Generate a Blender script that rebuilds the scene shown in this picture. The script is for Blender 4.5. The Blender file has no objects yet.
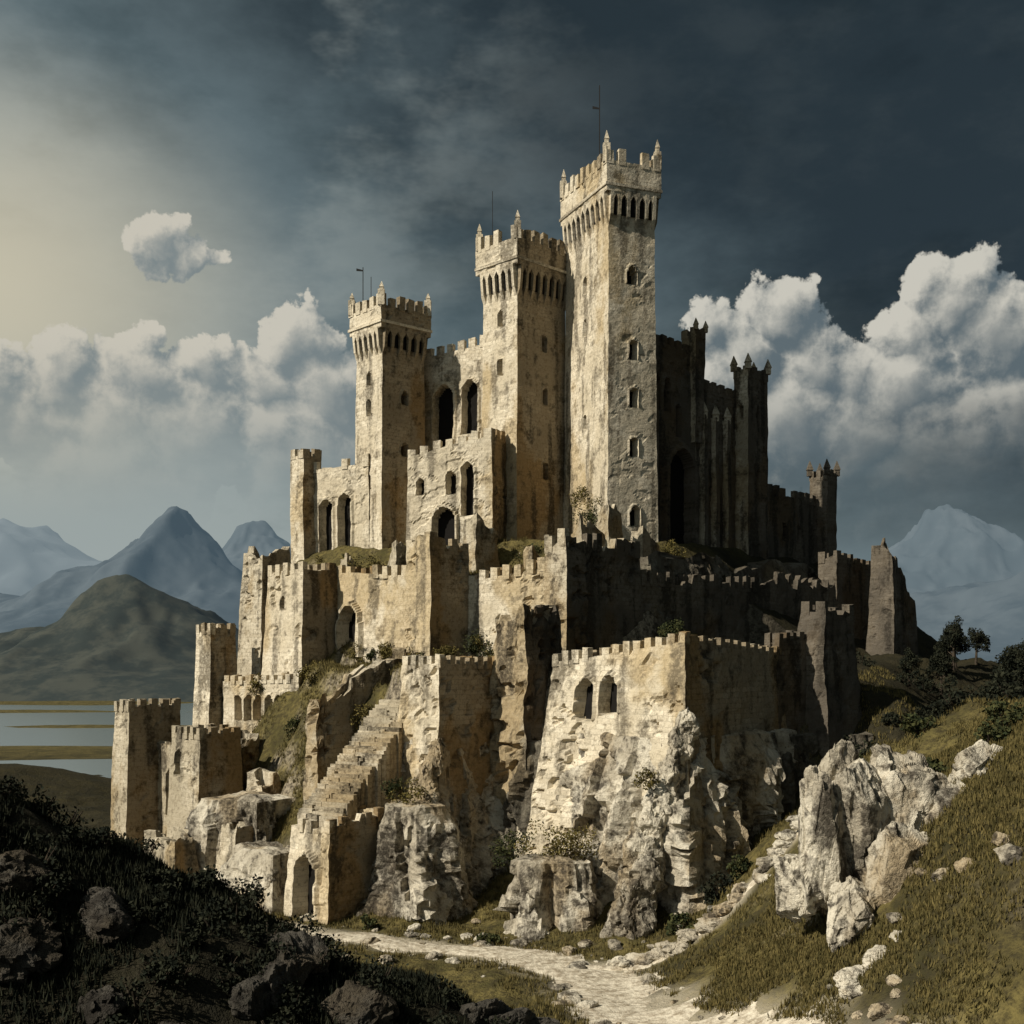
import bpy, math, numpy as np
from mathutils import Vector
rng=np.random.default_rng(7)
scene=bpy.context.scene
# ------------------------------------------------------------------ noise
def _h(ix,iy,iz,s):
    n=(ix.astype(np.int64)*374761393+iy.astype(np.int64)*668265263+iz.astype(np.int64)*1103515245+s*12741261)&0xFFFFFFFF
    n=((n^(n>>13))*1274126177)&0xFFFFFFFF
    n=n^(n>>16); n=(n*22468225)&0xFFFFFFFF; n=n^(n>>15)
    return n/4294967295.0
def vnoise(P,s=0):
    I=np.floor(P); F=P-I; F=F*F*(3-2*F); I=I.astype(np.int64)
    x,y,z=I[...,0],I[...,1],I[...,2]; fx,fy,fz=F[...,0],F[...,1],F[...,2]
    r=0
    for a in (0,1):
        for b in (0,1):
            for c in (0,1):
                w=(fx if a else 1-fx)*(fy if b else 1-fy)*(fz if c else 1-fz)
                r=r+w*_h(x+a,y+b,z+c,s)
    return r*2-1
def fbm(P,o=4,s=0,g=.5):
    r=0;a=1
    for i in range(o):
        r=r+a*vnoise(P,s+i*17); P=P*2.03+11.3; a*=g
    return r
def ridged(P,o=5,s=0):
    r=0;a=1;t=0
    for i in range(o):
        r=r+a*(1-np.abs(vnoise(P,s+i*13))); t+=a; P=P*2.07+5.1; a*=.5
    return r/t
def facet(P,s=0,slope=.6):
    I=np.floor(P); best=np.full(P.shape[:-1],1e9); val=np.zeros(P.shape[:-1])
    for a in (-1,0,1):
        for b in (-1,0,1):
            for c in (-1,0,1):
                J=I+np.array([a,b,c]); x,y,z=J[...,0],J[...,1],J[...,2]
                h1=_h(x,y,z,s);h2=_h(x,y,z,s+1);h3=_h(x,y,z,s+2);h4=_h(x,y,z,s+3);h5=_h(x,y,z,s+4);h6=_h(x,y,z,s+5)
                D=P-(J+np.stack([h1,h2,h3],-1)); d=(D**2).sum(-1)
                v=(h4*2-1)+slope*((h5*2-1)*(D[...,0]+D[...,1])+(h6*2-1)*D[...,2])
                m=d<best; best=np.where(m,d,best); val=np.where(m,v,val)
    return val
def sstep(a,b,x):
    t=np.clip((x-a)/(b-a),0,1); return t*t*(3-2*t)
def xyz(x,y,z=0): 
    x=np.asarray(x,float); return np.stack([x,np.asarray(y)+0*x,z+0*x],-1)
def stone_cov(V):
    big=sstep(-.5,.35,fbm(V/4.2,3,501))
    st=fbm(V*np.array([.95,.95,.11]),4,511); pit=fbm(V/1.1,4,521); 
    stain=np.clip(sstep(.1,.7,st)*.9+sstep(.25,.75,pit)*.6,0,1)
    och=sstep(.02,.55,fbm(V*np.array([.2,.2,.09]),3,531)+.25*pit)
    return np.stack([big,stain,och],-1)
def rock_cov(V):
    W=V+.8*np.stack([fbm(V/3,2,571),fbm(V/3,2,572),fbm(V/3,2,573)],-1)
    big=sstep(-.4,.5,fbm(V/3.,3,501)); pit=fbm(V/.8,4,521)
    cr=np.maximum(sstep(.84,.97,ridged(W*np.array([.42,.42,.16]),2,541)),.8*sstep(.86,.97,ridged(W*np.array([.9,.9,.5]),2,551)))
    stain=np.clip(cr+sstep(.15,.7,pit)*.5+.6*sstep(.1,.7,fbm(V*np.array([.3,.3,.1]),3,561)),0,1)
    och=sstep(.0,.55,fbm(V*np.array([.25,.25,.12]),3,531)+.2*pit)
    return np.stack([big,stain,och],-1)
# ------------------------------------------------------------------ mesh builder
class MB:
    def __init__(s): s.v=[];s.uv=[];s.n=0;s.q=[];s.qm=[];s.at=[]
    def add(s,V,Q,uv=None,m=0,at=None):
        V=np.asarray(V,float).reshape(-1,3); Q=np.asarray(Q,np.int64).reshape(-1,4)
        s.v.append(V); s.q.append(Q+s.n)
        s.uv.append(np.zeros((len(V),2)) if uv is None else np.asarray(uv,float).reshape(-1,2))
        s.at.append(np.zeros((len(V),3)) if at is None else np.asarray(at,float).reshape(-1,3))
        mm=np.asarray(m); s.qm.append(np.full(len(Q),int(mm)) if mm.ndim==0 else mm.reshape(-1))
        s.n+=len(V)
    def grid(s,P,uv=None,m=0,wrap=False,at=None):
        a,b=P.shape[:2]; i=np.arange(a*b).reshape(a,b)
        if wrap: i=np.concatenate([i,i[:1]],0)
        Q=np.stack([i[:-1,:-1],i[1:,:-1],i[1:,1:],i[:-1,1:]],-1)
        s.add(P,Q,uv,m,at)
    def hexa(s,c,m=0):
        c=np.asarray(c,float); F=[(0,1,5,4),(1,2,6,5),(2,3,7,6),(3,0,4,7),(4,5,6,7),(3,2,1,0)]
        V=[];uv=[]
        off=rng.random()*5
        for k,f in enumerate(F):
            p=c[list(f)]; V.append(p)
            if k<4:
                e=np.hypot(*(p[1]-p[0])[:2]); uv+= [(off,p[0][2]),(off+e,p[1][2]),(off+e,p[2][2]),(off,p[3][2])]
            else: uv+=[(q[0],q[1]) for q in p]
        s.add(np.concatenate(V),np.arange(24).reshape(6,4),uv,m)
    def obj(s,name,mats,parent=None,smooth=False,cov=None):
        V=np.concatenate(s.v);Q=np.concatenate(s.q);M=np.concatenate(s.qm);U=np.concatenate(s.uv);A=np.concatenate(s.at)
        mn=mats[0].name.split('.')[0]
        if mn in ('limestone_rock','dark_rock','shaded_rock'): A=rock_cov(V)
        elif mn in STN: A=stone_cov(V)
        tri=Q[:,2]==Q[:,3]
        tot=np.where(tri,3,4); st=np.concatenate([[0],np.cumsum(tot)[:-1]])
        if tri.any():
            L=Q.reshape(-1); keep=np.ones(len(L),bool); keep[3::4]=~tri; L=L[keep]
        else: L=Q.reshape(-1)
        me=bpy.data.meshes.new(name)
        me.vertices.add(len(V)); me.vertices.foreach_set("co",V.astype(np.float32).ravel())
        me.loops.add(len(L)); me.loops.foreach_set("vertex_index",L.astype(np.int32))
        me.polygons.add(len(Q)); me.polygons.foreach_set("loop_start",st.astype(np.int32))
        for m in mats: me.materials.append(m)
        me.polygons.foreach_set("material_index",M.astype(np.int32))
        me.polygons.foreach_set("use_smooth",np.full(len(Q),smooth))
        uvl=me.uv_layers.new(name="UVMap"); uvl.data.foreach_set("uv",U[L].astype(np.float32).ravel())
        at=me.attributes.new("cov",'FLOAT_VECTOR','POINT'); at.data.foreach_set("vector",A.astype(np.float32).ravel())
        me.update(calc_edges=True); me.validate()
        o=bpy.data.objects.new(name,me); scene.collection.objects.link(o)
        if parent: o.parent=parent
        return o
STN={'castle_stone','weathered_stone','dark_stone'}
def empty(name):
    o=bpy.data.objects.new(name,None); scene.collection.objects.link(o); return o
# ------------------------------------------------------------------ node helper
class NT:
    def __init__(s,nt): s.t=nt; s.l=nt.links
    def _set(s,n,i,v):
        if v is None: return
        if isinstance(v,bpy.types.NodeSocket): s.l.new(v,n.inputs[i])
        else:
            if isinstance(v,(tuple,list)) and len(v)==3 and n.inputs[i].type=='RGBA': v=(*v,1)
            n.inputs[i].default_value=v
    def node(s,t,props={},**ins):
        n=s.t.nodes.new(t)
        for k,v in props.items(): setattr(n,k,v)
        for k,v in ins.items(): s._set(n,k.replace('_',' '),v)
        return n
    def m(s,op,a,b=None,c=None,clamp=False):
        n=s.t.nodes.new('ShaderNodeMath'); n.operation=op; n.use_clamp=clamp
        s._set(n,0,a); s._set(n,1,b); s._set(n,2,c); return n.outputs[0]
    def vm(s,op,a,b=None):
        n=s.t.nodes.new('ShaderNodeVectorMath'); n.operation=op; s._set(n,0,a)
        if b is not None: s._set(n,3 if op=='SCALE' else 1,b)
        return n.outputs['Value'] if op in('DISTANCE','LENGTH','DOT_PRODUCT') else n.outputs[0]
    def noise(s,vec,scale,detail=4,rough=.55,dim='3D',col=False):
        n=s.t.nodes.new('ShaderNodeTexNoise'); n.noise_dimensions=dim; s._set(n,'Vector',vec); s._set(n,'Scale',scale);s._set(n,'Detail',detail);s._set(n,'Roughness',rough)
        return n.outputs['Color' if col else 'Fac']
    def ss(s,x,a,b,lo=0.,hi=1.):
        n=s.t.nodes.new('ShaderNodeMapRange'); n.interpolation_type='SMOOTHSTEP'
        s._set(n,0,x);s._set(n,1,a);s._set(n,2,b);s._set(n,3,lo);s._set(n,4,hi); return n.outputs[0]
    def mix(s,f,a,b,mode='MIX'):
        n=s.t.nodes.new('ShaderNodeMix'); n.data_type='RGBA'; n.blend_type=mode; n.clamp_factor=True
        s._set(n,0,f); s._set(n,6,a); s._set(n,7,b); return n.outputs[2]
    def sep(s,v):
        n=s.t.nodes.new('ShaderNodeSeparateXYZ'); s.l.new(v,n.inputs[0]); return n.outputs
def newmat(name):
    m=bpy.data.materials.new(name); m.use_nodes=True; nt=m.node_tree
    b=nt.nodes['Principled BSDF']; b.inputs['Roughness'].default_value=.92
    b.inputs['Specular IOR Level'].default_value=.1
    return m,NT(nt),b
def stone(name,light,mid,dark,ochre,brick=True,bump=.5,stain=.8,och=.55):
    m,n,b=newmat(name)
    tc=n.node('ShaderNodeTexCoord'); P=tc.outputs['Object']; UV=tc.outputs['UV']
    a=n.sep(n.node('ShaderNodeAttribute',{'attribute_name':'cov'}).outputs['Vector'])
    fine=n.noise(P,2.6,4,.75)
    f2=n.m('SUBTRACT',fine,.5)
    c=n.mix(n.m('MULTIPLY_ADD',f2,1.4,a[0]),mid,light)
    c=n.mix(n.m('MULTIPLY',n.m('MULTIPLY_ADD',f2,2.2,a[2],clamp=True),och),c,ochre)
    c=n.mix(n.m('MULTIPLY',n.m('MULTIPLY_ADD',f2,3.2,a[1],clamp=True),stain),c,dark)
    h=fine
    if brick:
        cx=n.node('ShaderNodeCombineXYZ'); k=n.m('MULTIPLY',f2,.45); n.l.new(k,cx.inputs[0]); n.l.new(k,cx.inputs[1])
        w=n.vm('ADD',UV,cx.outputs[0])
        bt=n.node('ShaderNodeTexBrick'); n._set(bt,'Vector',w); n._set(bt,'Scale',1.0)
        bt.inputs['Brick Width'].default_value=.95; bt.inputs['Row Height'].default_value=.47
        bt.inputs['Mortar Size'].default_value=.03; bt.inputs['Mortar Smooth'].default_value=.4
        n._set(bt,'Color1',(1,1,1,1)); n._set(bt,'Color2',(.68,.65,.60,1)); n._set(bt,'Mortar',(.48,.45,.41,1))
        c=n.mix(n.m('MULTIPLY_ADD',a[0],.5,.18),c,n.mix(1.,c,bt.outputs['Color'],'MULTIPLY'))
        h=n.m('MULTIPLY_ADD',bt.outputs['Fac'],-.15,fine)
    bp=n.node('ShaderNodeBump'); bp.inputs['Strength'].default_value=bump; bp.inputs['Distance'].default_value=.4
    n._set(bp,'Height',h)
    n._set(b,'Base Color',c); n.l.new(bp.outputs[0],b.inputs['Normal'])
    return m
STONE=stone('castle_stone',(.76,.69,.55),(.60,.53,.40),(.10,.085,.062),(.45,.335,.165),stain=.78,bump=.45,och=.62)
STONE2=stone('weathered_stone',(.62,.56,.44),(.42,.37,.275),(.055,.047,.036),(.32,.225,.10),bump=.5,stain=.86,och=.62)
SHADEST=stone('shaded_ochre_stone',(.40,.335,.235),(.29,.24,.165),(.05,.042,.03),(.30,.19,.075),bump=.5,stain=.85,och=.75)  # ochre-stained stone, also darkened: shade of the east faces put into its colour
DARKST=stone('dark_stone',(.19,.165,.13),(.115,.10,.08),(.03,.027,.022),(.14,.09,.04))  # darkened stone for the right-hand walls; their shade is put into the colour
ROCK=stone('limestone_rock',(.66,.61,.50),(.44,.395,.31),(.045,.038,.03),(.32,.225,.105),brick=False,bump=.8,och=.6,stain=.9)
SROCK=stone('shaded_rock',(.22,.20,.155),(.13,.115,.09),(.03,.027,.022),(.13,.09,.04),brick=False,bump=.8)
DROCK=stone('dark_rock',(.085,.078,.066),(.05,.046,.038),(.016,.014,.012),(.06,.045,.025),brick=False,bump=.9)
m,n,b=newmat('dark_recess'); b.inputs['Base Color'].default_value=(.012,.011,.01,1); DARK=m
m,n,b=newmat('iron'); b.inputs['Base Color'].default_value=(.03,.03,.03,1); IRON=m
def leafmat(name,c1,c2):
    m,n,b=newmat(name); P=n.node('ShaderNodeTexCoord').outputs['Object']
    c=n.mix(n.ss(n.noise(P,2.2,1),.35,.65),c1,c2); n._set(b,'Base Color',c); return m
LEAF=leafmat('foliage',(.022,.03,.014),(.07,.072,.028))
LEAFD=leafmat('dark_foliage',(.010,.013,.009),(.028,.03,.018))
LEAFO=leafmat('dry_foliage',(.08,.068,.022),(.16,.13,.045))
GRASS=leafmat('grass_blades',(.07,.06,.022),(.15,.12,.046))
BARK=leafmat('bark',(.03,.024,.018),(.06,.048,.035))
# ------------------------------------------------------------------ terrain
P1=np.array([(-29,172),(-28,167),(-17.5,158.5),(0,154),(12,148.5),(20,153),(38,176),(52,190),(48,202),(-26,196)],float)
P2=np.array([(-29,153),(-24.4,142.5),(-20.5,145.9),(-12,138),(-9,135.2),(-5,139),(3.6,133.2),(6,131.2),(13.5,139),(24,153),(20,172),(-27,170)],float)
P3=np.array([(-23.5,140.5),(-10.6,119.5),(-6.7,116.5),(-1.6,122),(1.3,118.8),(4.6,115.5),(14.4,105.5),(22.5,113.5),(33,122),(45,140),(50,160),(20,165),(-24,152)],float)
P5=np.array([(36,130),(56,146),(66,165),(60,190),(40,190),(30,150)],float)
def pdist(x,y,poly):
    ins=np.zeros(x.shape,bool); d=np.full(x.shape,1e9)
    for i in range(len(poly)):
        ax,ay=poly[i]; bx,by=poly[(i+1)%len(poly)]
        dx,dy=bx-ax,by-ay; t=np.clip(((x-ax)*dx+(y-ay)*dy)/(dx*dx+dy*dy),0,1)
        d=np.minimum(d,np.hypot(x-ax-t*dx,y-ay-t*dy))
        c=((ay>y)!=(by>y))&(x<(bx-ax)*(y-ay)/(by-ay+1e-12)+ax); ins^=c
    return np.where(ins,0,d)
def smax(a,b,k):
    h=np.maximum(k-np.abs(a-b),0)/k; return np.maximum(a,b)+h*h*k*.25
PATH=np.array([(-52,137),(-38.7,127),(-29,113),(-20,102.5),(-9,97.0),(.6,93.0),(6.0,87),(7.0,80),(9,72),(13,62),(17,50)],float)
PATH2=np.array([(4,90.5),(10,89.0),(15,89.5),(19.5,91.5),(24,93.5)],float)
def ldist(x,y,pl):
    d=np.full(x.shape,1e9)
    for i in range(len(pl)-1):
        ax,ay=pl[i]; bx,by=pl[i+1]; dx,dy=bx-ax,by-ay
        t=np.clip(((x-ax)*dx+(y-ay)*dy)/(dx*dx+dy*dy),0,1)
        d=np.minimum(d,np.hypot(x-ax-t*dx,y-ay-t*dy))
    return d
def H(x,y,detail=True):
    x=np.asarray(x,float); y=np.asarray(y,float)
    far=np.maximum(sstep(150,270,y),sstep(90,230,np.abs(x)))
    g=-23-7.9*far+far*1.5*fbm(xyz(x/170,y/50),3,5)
    A=np.interp(x,[-60,-24,-14.3,-7.4,0,8,14],[18,16.6,12.2,8.6,5.6,1.5,0])
    mound=A*np.exp(-((y-55)/13)**2)
    r=20*sstep(7,38,x)*sstep(35,66,y)*(1-.6*sstep(90,118,y))*(1-sstep(130,200,y))*(1-sstep(80,140,x))
    r=r+1.2*fbm(xyz(x/9,y/9),3,61)*sstep(14,24,x)*(y<130)
    g=g+mound+r
    g=g+9*np.exp(-(((x+92)/30)**2+((y-215)/22)**2))
    sl=np.interp(x,[-60,-30,-22,-15,-10,23,27,36],[1.7,1.5,1.7,2.5,7.,7.,2.,.62])
    wob=1.2*fbm(xyz(x/7,y/7),3,9)
    h3=-.9-sl*np.maximum(pdist(x,y,P3)+wob*.8-.4,0)
    ledge=1.3*fbm(xyz(x/5,y/5,h3/6),2,14); h3=h3+ledge*sstep(-1,-4,h3)
    sl2=np.interp(x,[-30,12,20],[9,9,1.8])
    p2=pdist(x,y,P2)
    h2=10-sl2*p2
    h1=15-.9*np.maximum(pdist(x,y,P1)-.5,0)-5*np.maximum(p2-2.5,0)*np.maximum((y<150)*1.,sstep(8,-4,x))
    h5=-.5-.5*np.maximum(pdist(x,y,P5)+wob,0)
    z=smax(g,h3,2.5); z=smax(z,h5,2.5); z=smax(z,h2,.8); z=smax(z,h1,1.)
    if detail:
        near=(1-far)
        pd=np.minimum(ldist(x,y,PATH),ldist(x,y,PATH2))
        k=.15+.85*sstep(2.5,6,pd)
        z=z+near*k*(.6*fbm(xyz(x/4.5,y/4.5),4,21)+.25*np.abs(vnoise(xyz(x/1.3,y/1.3),33)))
    return z
def stretch(a,b,st,lo,hi):
    core=np.arange(a,b+.01,st); L=[a];s=st
    while L[-1]>lo: s*=1.13; L.append(L[-1]-s)
    R=[core[-1]];s=st
    while R[-1]<hi: s*=1.13; R.append(R[-1]+s)
    return np.array(L[::-1][:-1]+list(core)+R[1:])
xs=stretch(-72,76,.5,-9000,9000); ys=stretch(38,205,.5,-400,14000)
X,Y=np.meshgrid(xs,ys,indexing='ij'); Z=H(X,Y)
wid=1+.9*sstep(100,80,Y)
pd=np.minimum(ldist(X,Y,PATH)/wid,ldist(X,Y,PATH2)+.9)+.5*vnoise(xyz(X/1.7,Y/1.7),3)
dirt=1-sstep(1.1,2.9,pd)
wv=4*fbm(xyz(X/8,Y/8),3,71)
dk=np.clip((1-sstep(62,76,Y+.5*X+wv))*(1-sstep(4,16,X)),0,1)  # foreground mound: cloud shadow put into the ground colour
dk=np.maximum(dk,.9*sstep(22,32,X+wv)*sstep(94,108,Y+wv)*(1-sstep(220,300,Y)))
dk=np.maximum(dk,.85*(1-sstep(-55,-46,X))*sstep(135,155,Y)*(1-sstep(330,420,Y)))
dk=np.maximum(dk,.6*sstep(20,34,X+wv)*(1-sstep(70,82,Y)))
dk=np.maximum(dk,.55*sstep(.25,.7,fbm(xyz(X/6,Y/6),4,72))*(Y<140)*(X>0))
gx,gy=np.gradient(Z,xs,ys); slo=np.hypot(gx,gy)
rk=sstep(1.6,2.7,slo+.9*fbm(xyz(X/3,Y/3),4,45))
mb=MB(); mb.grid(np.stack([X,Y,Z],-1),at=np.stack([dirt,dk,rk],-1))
m,n,b=newmat('ground_grass_earth')
P=n.node('ShaderNodeTexCoord').outputs['Object']; sx=n.sep(n.node('ShaderNodeAttribute',{'attribute_name':'cov'}).outputs['Vector'])
n1=n.noise(P,.22,4,.72); n2=n.noise(P,1.8,4,.75)
c=n.mix(n.ss(n1,.36,.62),(.07,.062,.024),(.165,.135,.05))
c=n.mix(n.ss(n2,.40,.66,0.,.9),c,(.048,.04,.02))
c=n.mix(sx[2],c,n.mix(n.ss(n2,.35,.65),(.36,.31,.23),(.06,.05,.038)))
c=n.mix(sx[0],c,n.mix(n2,(.25,.215,.15),(.5,.45,.35)))
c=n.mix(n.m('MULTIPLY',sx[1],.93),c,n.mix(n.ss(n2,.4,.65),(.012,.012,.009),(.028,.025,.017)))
bp=n.node('ShaderNodeBump'); bp.inputs['Strength'].default_value=.9; bp.inputs['Distance'].default_value=.4
n._set(bp,'Height',n2); n._set(b,'Base Color',c); n.l.new(bp.outputs[0],b.inputs['Normal'])
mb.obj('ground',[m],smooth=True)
m,n,b=newmat('lake_water'); b.inputs['Base Color'].default_value=(.14,.18,.19,1); b.inputs['Roughness'].default_value=.22; b.inputs['Specular IOR Level'].default_value=.5
mb=MB(); mb.add([(-4500,215,-30.75),(-20,215,-30.75),(-20,3600,-30.75),(-4500,3600,-30.75)],[(0,1,2,3)]); mb.obj('lake',[m])
def strip(name,pl,w,seed):
    t=np.linspace(0,len(pl)-1,len(pl)*40)
    i=np.minimum(t.astype(int),len(pl)-2); f=(t-i)[:,None]
    p0=pl[np.maximum(i-1,0)];p1=pl[i];p2=pl[i+1];p3=pl[np.minimum(i+2,len(pl)-1)]
    p=.5*((2*p1)+(-p0+p2)*f+(2*p0-5*p1+4*p2-p3)*f*f+(-p0+3*p1-3*p2+p3)*f**3)
    d=np.gradient(p,axis=0); d/=np.linalg.norm(d,axis=1)[:,None]; nn=np.stack([-d[:,1],d[:,0]],-1)
    w=w*(1+.6*sstep(97,82,p[:,1]))
    wl=w*(1+.5*vnoise(xyz(t*3,seed)))+.3*vnoise(xyz(t*11,seed)); wr=w*(1+.5*vnoise(xyz(t*3,seed+9)))+.3*vnoise(xyz(t*11,seed+5))
    s=np.linspace(0,1,9)[None,:,None]
    q=(p-nn*wl[:,None])[:,None]*(1-s)+(p+nn*wr[:,None])[:,None]*s
    z=H(q[...,0],q[...,1])+.12-.18*np.abs(np.linspace(-1,1,9))[None]**3
    mb=MB(); mb.grid(np.concatenate([q,z[...,None]],-1)); return mb.obj(name,[PATHM],smooth=True)
PATHM,n,b=newmat('chalk_path'); P=n.node('ShaderNodeTexCoord').outputs['Object']
pn=n.noise(P,1.6,4,.72)
c=n.mix(n.ss(pn,.35,.68),(.68,.62,.50),(.30,.25,.18)); n._set(b,'Base Color',c)
bp=n.node('ShaderNodeBump'); bp.inputs['Strength'].default_value=.7; bp.inputs['Distance'].default_value=.3; n._set(bp,'Height',pn); n.l.new(bp.outputs[0],b.inputs['Normal'])
strip('dirt_path',PATH,2.1,3); strip('dirt_path',PATH2,.6,8)
# ------------------------------------------------------------------ mountains (in-scattered haze as weak emission)
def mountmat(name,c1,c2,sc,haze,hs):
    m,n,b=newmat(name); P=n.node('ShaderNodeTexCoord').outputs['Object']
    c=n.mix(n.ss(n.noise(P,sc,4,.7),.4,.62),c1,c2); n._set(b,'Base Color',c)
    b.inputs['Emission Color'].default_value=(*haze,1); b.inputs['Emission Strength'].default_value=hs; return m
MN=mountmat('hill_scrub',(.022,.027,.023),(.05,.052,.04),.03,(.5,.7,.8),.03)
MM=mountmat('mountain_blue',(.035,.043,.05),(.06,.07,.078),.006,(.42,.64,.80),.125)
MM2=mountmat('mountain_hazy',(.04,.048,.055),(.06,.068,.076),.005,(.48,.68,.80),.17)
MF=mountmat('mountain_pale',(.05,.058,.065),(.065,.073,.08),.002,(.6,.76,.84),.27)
def mountain(name,mat,peaks,seed,res,base=-34,ridge=.2,warp=.2):
    peaks=np.array(peaks,float)
    x0=(peaks[:,0]-peaks[:,3]*2.8).min();x1=(peaks[:,0]+peaks[:,3]*2.8).max();y0=(peaks[:,1]-peaks[:,3]*2.2).min();y1=(peaks[:,1]+peaks[:,3]*2.2).max()
    X,Y=np.meshgrid(np.linspace(x0,x1,res),np.linspace(y0,y1,int(res*.7)),indexing='ij')
    R=peaks[:,3].mean(); z=0*X
    wx=X+warp*R*fbm(xyz(X/R/1.0,Y/R/1.0),4,seed+3); wy=Y+warp*R*fbm(xyz(X/R/1.0,Y/R/1.0),4,seed+7)
    for px,py,h,r in peaks:
        d=np.hypot(wx-px,(wy-py)*1.1)/r; z=smax(z,h*np.exp(-.95*(np.sqrt(d*d+.03)-.173)**1.15),h*.2)
    rg=ridged(xyz(wx/R*.9,wy/R*.9),5,seed)
    z=z*(1-ridge+ridge*2.2*sstep(.2,1.15,rg))
    z=z*np.clip((1-np.abs((X-x0)/(x1-x0)*2-1))*5,0,1)*np.clip((1-np.abs((Y-y0)/(y1-y0)*2-1))*5,0,1)
    mb=MB(); mb.grid(np.stack([X,Y,z+base],-1)); mb.obj(name,[mat],smooth=True)
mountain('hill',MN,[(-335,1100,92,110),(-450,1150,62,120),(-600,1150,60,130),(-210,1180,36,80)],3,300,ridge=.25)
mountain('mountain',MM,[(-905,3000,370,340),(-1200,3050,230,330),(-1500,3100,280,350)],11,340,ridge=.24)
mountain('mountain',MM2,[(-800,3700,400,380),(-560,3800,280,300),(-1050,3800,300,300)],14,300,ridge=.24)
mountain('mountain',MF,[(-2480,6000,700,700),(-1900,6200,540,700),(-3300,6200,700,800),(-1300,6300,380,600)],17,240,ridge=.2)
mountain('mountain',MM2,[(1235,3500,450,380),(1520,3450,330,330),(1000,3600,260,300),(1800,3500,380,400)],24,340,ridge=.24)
mountain('mountain',MM,[(880,2300,170,320),(1150,2350,210,330)],31,280,ridge=.24)
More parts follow.
